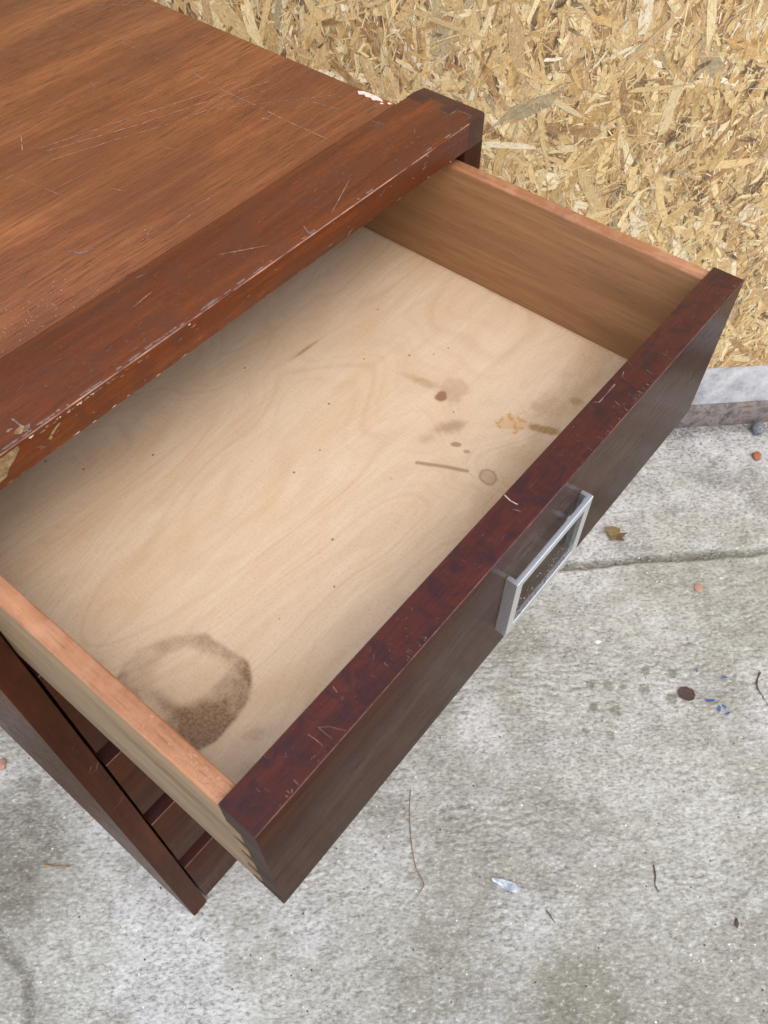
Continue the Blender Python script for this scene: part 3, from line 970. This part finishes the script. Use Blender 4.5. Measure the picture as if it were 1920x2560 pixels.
# ring left by a tin
cx, cy = .038, .108
d = np.hypot(X - cx, Y - cy) + (fbm(X, Y, 45, 3, 0.5, 230.0) - .5) * .010
inside = 1 - sst(d, .0345, .0375)
rim = np.exp(-((d - .0345) / .0035) ** 2)
pale = 1 - sst(np.hypot((X - .049) / 1.2, Y - .112) + (fbm(X, Y, 60, 3, .5, 236.0) - .5) * .010, .012, .0185)
side_d = np.clip((X - TS) / .030, 0, 1)
angw = sst((cx - X) * 0.3 + (cy - Y), -.02, .04)
brk = 0.55 + 0.60 * sst(fbm(X, Y, 55, 4, .6, 260.0), .38, .62)
grime = (inside * (0.42 + 0.34 * angw) + rim * (0.04 + 0.14 * angw)) * brk
grime = grime * (0.45 + 1.1 * R) * (1 - 0.85 * pale)
grime = grime + inside * (1 - sst(np.hypot(X - .020, Y - .078), .006, .030)) * 0.55 * (0.55 + R2 * .9)
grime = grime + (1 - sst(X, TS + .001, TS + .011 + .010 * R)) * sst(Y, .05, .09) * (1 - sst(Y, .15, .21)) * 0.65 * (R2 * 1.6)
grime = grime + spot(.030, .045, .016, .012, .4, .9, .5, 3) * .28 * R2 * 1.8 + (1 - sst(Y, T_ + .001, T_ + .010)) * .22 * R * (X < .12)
grime = grime + spot(.0536, .0515, .006, .005, 0, .5, .4, 5) * .0
orange = np.zeros_like(X); grey = np.zeros_like(X); brown = np.zeros_like(X)
brown = np.maximum(brown, spot(.2978, .1302, .0052, .0042, .3, .5, .5, 11) * .62)
brown = np.maximum(brown, spot(.3080, .1275, .0130, .0100, .5, .3, .25, 12) * .16)
brown = np.maximum(brown, spot(.2790, .1095, .0125, .0065, 2.5, .9, .6, 13) * .30)
brown = np.maximum(brown, spot(.2620, .1150, .0090, .0050, 2.5, .9, .6, 14) * .16)
brown = np.maximum(brown, spot(.2695, .0975, .0022, .0038, .6, .3, .15, 15) * .42)
brown = np.maximum(brown, spot(.2690, .0885, .0017, .0024, .6, .3, .15, 16) * .36)
ln = seg_dist(X, Y, [(.2415, .1075), (.2500, .0920), (.2560, .0790)])
brown = np.maximum(brown, (1 - sst(ln + (R2 - .5) * .0005, .0008, .0019)) * .40)
blobm = spot(.2608, .0657, .0058, .0072, -.4, .15, .2, 17)
rimm = np.clip(blobm - spot(.2608, .0657, .0047, .0060, -.4, .2, .2, 17), 0, 1)
brown = np.maximum(brown, blobm * .20 + rimm * .22)
ora = spot(.3095, .0800, .0105, .0070, -.6, .35, .6, 18)
orange = np.maximum(orange, ora * (.25 + 1.0 * (np.abs(fbm(X, Y, 170, 3, .5, 240.0) - .5) < .07)))
grey = np.maximum(grey, spot(.3175, .0590, .0130, .0050, -1.1, .5, .4, 19) * .55)
grey = np.maximum(grey, spot(.3370, .0640, .0210, .0130, -.5, .9, .6, 20) * .26)
grey = np.maximum(grey, spot(.2960, .0480, .040, .014, .05, .9, .4, 21) * .24)
grey = np.maximum(grey, spot(.3520, .0570, .006, .006, 0, .9, .4, 22) * .45)
grey = np.maximum(grey, spot(.2740, .2330, .016, .0016, -.05, .9, .3, 23) * .45)
grey = np.maximum(grey, spot(.3010, .1480, .0040, .0170, .15, .8, .5, 24) * .25)
band = (1 - sst(np.abs(Y - T_ - .030 - .10 * (X - .24) + (R - .5) * .02), .0, .022)) * sst(X, .16, .26)
grey = np.maximum(grey, band * .22)
grime = grime + inside * spot(.056, .086, .011, .017, .3, .9, .6, 31) * .38 * (1 - .6 * pale) * (.6 + .7 * R2) + spot(.047, .060, .010, .006, -.6, 1, .8, 33) * .30 * R2 * 1.6
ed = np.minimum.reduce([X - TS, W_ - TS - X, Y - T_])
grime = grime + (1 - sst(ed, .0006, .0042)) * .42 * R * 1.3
grime = np.clip(grime * .95, 0, .88)
st_ = np.stack([grime, np.clip(orange * 1.8, 0, 1), np.clip(grey * 1.7, 0, 1), np.clip(brown * 1.5, 0, .8)], -1).reshape(-1, 4)
idx = np.arange(nx * ny).reshape(nx, ny)
Q = np.stack([idx[:-1, :-1], idx[1:, :-1], idx[1:, 1:], idx[:-1, 1:]], -1).reshape(-1, 4)
o0 = np.array([.21, .24, ZF])
Vf = np.stack([X, Y, np.full_like(X, ZF)], -1).reshape(-1, 3)
nb = len(Vf)
rim_i = [idx[0, 0], idx[-1, 0], idx[-1, -1], idx[0, -1]]
Vb = Vf[rim_i] - np.array([0, 0, .006])
Qb = [[nb + 3, nb + 2, nb + 1, nb]] + [[nb + k, nb + (k + 1) % 4, rim_i[(k + 1) % 4], rim_i[k]] for k in range(4)]
Vf = np.vstack([Vf, Vb]); Q = np.vstack([Q, np.array(Qb)])
st_ = np.vstack([st_, np.zeros((4, 4))])
me = np_mesh("bottom_board", Vf - o0, Q)
vattr(me, "stain", st_)
Mf = Mat("birch_ply")
vf = Mf.co()
f0 = Mf.noise(Mf.map(vf, (0.5, 1, 1)), 14, 3, 0.5, 1.6)
f1 = Mf.noise(Mf.map(vf, (0.14, 1, 1)), 70, 4, 0.6, 1.2)
f2 = Mf.noise(Mf.map(vf, (0.09, 1, 1)), 900, 3, 0.6)
f3 = Mf.noise(Mf.map(vf, (1, 0.12, 1)), 700, 3, 0.6)
f4 = Mf.noise(vf, 650, 3, 0.7)
cf = Mf.ramp(f1, [(0.25, lin(203, 177, 145)), (0.5, lin(210, 186, 154)), (0.75, lin(217, 195, 164))])
fw = Mf.noise(Mf.map(vf, (0.42, 1, 1), (3.1, 1.7, 0)), 8.5, 2, 0.45, 0.5)
fs = Mf.math('SINE', Mf.math('MULTIPLY', fw, 95.0))
fs2 = Mf.math('SINE', Mf.math('ADD', Mf.math('MULTIPLY', fw, 230.0), Mf.math('MULTIPLY', f4, 2.0)))
cf = Mf.mix(Mf.math('MULTIPLY', Mf.ramp(fs, [(0.55, 0.0), (1.0, 1.0)]), Mf.math('MULTIPLY', f0, 0.34)), cf, lin(178, 146, 116))
cf = Mf.mix(Mf.math('MULTIPLY', Mf.ramp(fs2, [(0.3, 0.0), (1.0, 1.0)]), Mf.math('MULTIPLY', f0, 0.30)), cf, lin(182, 150, 120))
cf = Mf.mix(Mf.math('MULTIPLY', Mf.ramp(f0, [(0.45, 0.0), (0.7, 1.0)]), 0.5), cf, lin(204, 170, 126))
cf = Mf.mix(Mf.math('MULTIPLY', Mf.ramp(f2, [(0.30, 1.0), (0.55, 0.0)]), 0.16), cf, lin(190, 158, 124))
cf = Mf.mix(Mf.math('MULTIPLY', Mf.ramp(f3, [(0.50, 0.0), (0.75, 1.0)]), 0.18), cf, lin(236, 212, 176))
cf = Mf.mix(Mf.math('MULTIPLY', Mf.ramp(f4, [(0.30, 1.0), (0.46, 0.0)]), 0.42), cf, lin(172, 138, 102))
sa = Mf.attr("stain")
sr, sg, sb = Mf.sep(sa.outputs["Color"])[:3]
salpha = sa.outputs["Alpha"]
gr = Mf.math('MULTIPLY', sr, Mf.ramp(f4, [(0.25, 1.25), (0.75, 0.65)]), True)
cf = Mf.mix(salpha, cf, lin(120, 78, 48))
cf = Mf.mix(Mf.math('MULTIPLY', sg, 0.7), cf, lin(186, 128, 36))
cf = Mf.mix(Mf.math('MULTIPLY', sb, Mf.ramp(f4, [(0.3, 1.2), (0.7, 0.7)]), True), cf, lin(150, 112, 58))
cf = Mf.mix(gr, cf, lin(112, 80, 46))
fd = Mf.voro(vf, 85, 'F1', 0)
fc = Mf.sep(Mf.voro(vf, 85, 'F1', 1))
sp = Mf.math('MULTIPLY', Mf.ramp(fd, [(0.05, 1.0), (0.085, 0.0)]), Mf.ramp(fc[0], [(0.90, 0.0), (0.91, 1.0)]))
cf = Mf.mix(Mf.math('MULTIPLY', sp, 0.8), cf, lin(86, 60, 38))
Mf.bump(Mf.math('ADD', f2, f3), 0.2, 0.0003)
M_ply = Mf.set(Base_Color=cf, Roughness=0.55, Specular_IOR_Level=0.35)
link("bottom_board", me, M_ply, o0, drw, True, 30)

handle(drw, 0.2091, 0.680, 0.0)
screw(drw, 0.2345, 0.7175, 0.0)
# grit lying on the lower bar of the handle and between it and the front
bm = bmesh.new()
for k in range(90):
    x = random.uniform(.178, .241); y = random.uniform(-.0040, -.0006) if k < 45 else random.uniform(-.0066, -.0045)
    z = .6866
    r = random.uniform(.0002, .0006)
    m4 = Matrix.Translation((x, y, z)) @ Matrix.Rotation(random.uniform(0, 3), 4, 'X') @ Matrix.Diagonal((r * 1.5, r, r * .8, 1))
    bmesh.ops.create_icosphere(bm, subdivisions=1, radius=1, matrix=m4)
M_grit = plain("grit", lin(60, 52, 46), lin(150, 140, 128), 900, 0.8)
o = mk("grit", bm, M_grit, drw)
o["kind"] = "stuff"

# ---- the closed drawers below
tops = [0.6197, 0.4641, 0.3090, 0.1519]
bots = [0.4909, 0.3418, 0.1847, 0.0189]
proto = None
for k, (zt, zb) in enumerate(zip(tops, bots)):
    dw = empty("drawer", (0.21, P_, zb), cab)
    if proto is None:
        hh = zt - zb
        bm = box((0.0009, P_, zb), (W_ - .0009, P_ + T_, zt))
        bevel(bm, both(at(1, P_), at(2, zt)), 0.0006, 1, 2)
        bevel(bm, both(at(1, P_), at(2, zb)), 0.0008, 2)
        bevel(bm, lambda a, b: abs(a.z - b.z) > .05 and a.y < P_ + .001 and b.y < P_ + .001, 0.0008, 2)
        fb = mk("front_board", bm, [M_front, M_shadedtop, M_worn_red], dw, lambda f: 2 if f.material_index == 2 else (1 if f.normal.z > .6 else 0))
        hd = handle(dw, 0.2091, zb + .032, P_)
        sbm = box((.004, P_ + T_ + .0003, zb + .004), (W_ - .004, P_ + .30, zb + .06))
        tray = mk("tray", sbm, M_sidein, dw)
        proto = (fb, hd, tray, hh)
    else:
        for src in proto[:3]:
            c2 = src.copy()
            COL.objects.link(c2)
            c2.parent = dw
            c2.scale.z = (zt - zb) / proto[3] if src is proto[0] else 1.0

# ------------------------------------------------------------------ litter on the slab
def litter(name, bm, mat, label, cat, group=None):
    return tag(mk(name, bm, mat), label, cat, group)


def lump(cx, cy, rx, ry, rz, rot, sub=2, j=.25, z0=-0.0015):
    bm = bmesh.new()
    bmesh.ops.create_icosphere(bm, subdivisions=sub, radius=1)
    for v in bm.verts:
        k = 1 + random.uniform(-j, j)
        v.co = Vector((v.co.x * rx * k, v.co.y * ry * k, v.co.z * rz * k))
    lo = min(v.co.z for v in bm.verts)
    M4 = Matrix.Translation((cx, cy, z0 - lo)) @ Matrix.Rotation(rot, 4, 'Z')
    bmesh.ops.transform(bm, matrix=M4, verts=bm.verts)
    return bm


def tube(pts, r0, r1, n=6, z0=-0.0008):
    bm = bmesh.new()
    P3 = [Vector((x, y, z0 + z)) for x, y, z in pts]
    fine = []
    for i in range(len(P3) - 1):
        a = P3[max(i - 1, 0)]; b = P3[i]; c_ = P3[i + 1]; d_ = P3[min(i + 2, len(P3) - 1)]
        for k in range(6):
            t = k / 6
            fine.append(0.5 * ((2 * b) + (c_ - a) * t + (2 * a - 5 * b + 4 * c_ - d_) * t * t + (3 * b - a - 3 * c_ + d_) * t ** 3))
    fine.append(P3[-1])
    prev = None
    for i, p in enumerate(fine):
        t = (fine[min(i + 1, len(fine) - 1)] - fine[max(i - 1, 0)]).normalized()
        s_ = t.cross(Vector((0, 0, 1))).normalized(); u_ = s_.cross(t)
        r = r0 + (r1 - r0) * i / (len(fine) - 1)
        r *= random.uniform(.85, 1.15)
        ring = [bm.verts.new(p + (s_ * math.cos(2 * math.pi * k / n) + u_ * math.sin(2 * math.pi * k / n)) * r + Vector((0, 0, r))) for k in range(n)]
        if prev:
            for k in range(n):
                bm.faces.new((prev[k], prev[(k + 1) % n], ring[(k + 1) % n], ring[k]))
        else:
            bm.faces.new(ring)
        prev = ring
    bm.faces.new(prev)
    bmesh.ops.recalc_face_normals(bm, faces=bm.faces)
    return bm


def flat_leaf(outline, thick, curl, z0=-0.0006):
    cx = sum(p[0] for p in outline) / len(outline); cy = sum(p[1] for p in outline) / len(outline)
    bm = bmesh.new()
    n = len(outline)
    def zc(x, y):
        return curl * ((x - cx) ** 2 + (y - cy) ** 2) * 60
    t = [bm.verts.new((x, y, z0 + thick + zc(x, y))) for x, y in outline]
    b = [bm.verts.new((x, y, z0 + zc(x, y))) for x, y in outline]
    ct = bm.verts.new((cx, cy, z0 + thick)); cb = bm.verts.new((cx, cy, z0))
    for i in range(n):
        j = (i + 1) % n
        bm.faces.new((t[i], t[j], ct)); bm.faces.new((b[j], b[i], cb)); bm.faces.new((b[i], b[j], t[j], t[i]))
    bmesh.ops.recalc_face_normals(bm, faces=bm.faces)
    return bm


M_blue = plain("blue_plastic", lin(36, 70, 130), lin(70, 110, 176), 200, 0.4)
M_shell = plain("pale_shard", lin(150, 162, 172), lin(222, 230, 236), 130, 0.35, 0.5, 0.0, 0.4)
M_leafd = plain("dark_leaf", lin(58, 44, 38), lin(84, 66, 56), 300, 0.7)
M_brick = plain("brick_bit", lin(136, 84, 58), lin(170, 112, 82), 260, 0.85, 0.3, 0, 0.4)
M_brickp = plain("pink_brick_bit", lin(160, 122, 104), lin(184, 150, 132), 260, 0.85, 0.3, 0, 0.4)
M_stone = plain("grey_pebble", lin(84, 86, 92), lin(130, 132, 138), 260, 0.7, 0.3, 0, 0.3)
M_twig = plain("twig_bark", lin(70, 56, 42), lin(104, 84, 62), 300, 0.8)
M_straw = plain("straw_fibre", lin(112, 92, 68), lin(150, 126, 92), 300, 0.8)
M_white = plain("white_bit", lin(214, 214, 210), lin(240, 240, 238), 300, 0.6)
M_rustl = plain("tan_leaf", lin(120, 88, 54), lin(156, 120, 80), 260, 0.75)
M_moss = plain("dry_moss", lin(92, 78, 52), lin(132, 112, 78), 400, 0.95)

litter("paint_flake", flat_leaf([(.2330, -.0430), (.2345, -.0400), (.2385, -.0440), (.2440, -.0520), (.2485, -.0640), (.2475, -.0735), (.2425, -.0760), (.2385, -.0690), (.2360, -.0590), (.2350, -.0500)], .0012, .35), M_shell,
       "curled bluish white flake lying on the open slab", "flake")
for i, (x, y, l, wd_, a, lab) in enumerate((
        (.6165, -.1400, .0075, .0026, -1.0, "long blue plastic shaving nearest the dark leaf scrap"),
        (.6135, -.1560, .0050, .0032, .4, "fat blue plastic shaving in the middle of the blue cluster"),
        (.6210, -.1600, .0040, .0026, 1.4, "dark blue plastic shaving on the far side of the blue cluster"),
        (.6145, -.1680, .0048, .0018, -.4, "narrow blue plastic shaving at the cluster's lower right"),
        (.6620, -.1400, .0044, .0020, -1.2, "lone blue plastic shaving above the cluster, right of the dark leaf"),
        (.6460, -.1060, .0030, .0016, .2, "small dull blue shaving just above the dark leaf scrap"))):
    o_ = [(x + (l * u * math.cos(a) - wd_ * v * math.sin(a)), y + (l * u * math.sin(a) + wd_ * v * math.cos(a))) for u, v in ((-.9, -.2), (-.3, -.7), (.5, -.6), (1, .1), (.4, .7), (-.5, .5))]
    litter("plastic_shaving", flat_leaf(o_, .0007, .8), M_blue, lab, "shaving", "blue plastic shavings near the dark leaf scrap")
litter("leaf_scrap", flat_leaf([(.594, -.108), (.598, -.100), (.607, -.099), (.6135, -.105), (.6150, -.115), (.610, -.1215), (.602, -.1225), (.596, -.118)], .0010, .25), M_leafd,
       "dark brown rounded leaf scrap beside the blue shavings", "leaf")
litter("brick_fragment", lump(1.067, -.001, .0098, .0072, .0045, .5), M_brick, "orange brick fragment near the foot of the wall", "fragment")
litter("brick_fragment", lump(.772, -.045, .0075, .0068, .0016, .2, 2, .15, -.0018), M_brickp, "flat pinkish brick fragment beside the slab joint", "fragment")
litter("pebble", lump(1.122, .0235, .0135, .0105, .0095, .4, 3, .05), M_stone, "round grey pebble close to the rusty bottom rail", "pebble")
litter("straw", tube([(.2585, .1035, .0004), (.2420, .0920, .0), (.2280, .0810, .0), (.2105, .0650, .0), (.1960, .0500, .0002), (.1860, .0370, .0), (.1800, .0220, .0), (.1740, .0185, .0), (.1660, .0185, .0004)], .0007, .00045), M_straw,
       "long curved straw fibre below the drawer front", "straw")
litter("twig", tube([(.3750, -.1850, .0), (.3650, -.1930, .0), (.3560, -.1975, .0), (.3510, -.2050, .0002)], .0010, .0005), M_twig, "crooked dark twig standing alone right of the white flake", "twig")
litter("twig", tube([(.2480, -.1110, .0), (.2455, -.1190, .0), (.2430, -.1270, .0)], .0008, .0004), M_twig, "short dark twig just below the white flake", "twig")
litter("twig", tube([(.7000, -.1760, .0), (.6860, -.1780, .0), (.6760, -.1830, .0003), (.6690, -.1930, .0), (.6600, -.2080, .0)], .0013, .0005), M_twig, "forked dark twig at the right edge of the picture", "twig")
litter("white_chip", lump(.597, .026, .0046, .0026, .0014, -.7, 2, .2), M_white, "tiny bright white chip below the metal handle", "chip")
litter("dead_grass", tube([(-.0990, .3950, .0), (-.0925, .3840, .0006), (-.0865, .3770, .0004), (-.0805, .3690, .0)], .0011, .0007), M_rustl, "thin tan leaf blade lying left of the cabinet foot", "leaf")
litter("brick_fragment", lump(-.056, .540, .0080, .0055, .0028, .6), M_brickp, "pale pink brick fragment in the dark patch left of the cabinet", "fragment")
litter("dead_leaf", flat_leaf([(.770, .120), (.783, .113), (.789, .101), (.783, .097), (.787, .088), (.777, .090), (.770, .083), (.768, .096), (.760, .101), (.767, .108)], .0012, .5), M_moss,
       "brown shrivelled leaf under the far lower edge of the drawer", "leaf")
litter("bark_sliver", lump(.3790, -.2930, .0056, .0022, .0012, .5, 2, .2), M_leafd, "reddish brown bark sliver alone at the lower right", "bark")

# loose grit on the slab
bm = bmesh.new()
for k in range(520):
    if k % 3 == 0:
        s_, q_ = random.uniform(-.35, .95), JOINT_Q + random.gauss(0, .01)
    elif k % 3 == 1:
        s_, q_ = random.uniform(-.4, .95), random.uniform(-.1, .80)
    else:
        s_, q_ = random.uniform(.2, .95), WALL_Q - .006 - abs(random.gauss(0, .03))
    r_0 = random.uniform(.0004, .0012)
    m4 = Matrix.Translation((s_ * Dw[0] + q_ * Nw[0], s_ * Dw[1] + q_ * Nw[1], -.0006)) @ Matrix.Rotation(random.uniform(0, 3), 4, 'Z') @ Matrix.Diagonal((r_0 * random.uniform(.8, 1.8), r_0, r_0 * .7, 1))
    n0 = len(bm.faces)
    bmesh.ops.create_icosphere(bm, subdivisions=1, radius=1, matrix=m4)
    bm.faces.ensure_lookup_table()
    mi = random.choice((0, 0, 1, 2, 3))
    for f in bm.faces[n0:]:
        f.material_index = mi
o = mk("loose_grit", bm, [M_leafd, M_stone, M_straw, M_white])
tag(o, "loose grit and crumbs scattered over the concrete slab", "grit", None, 'stuff')
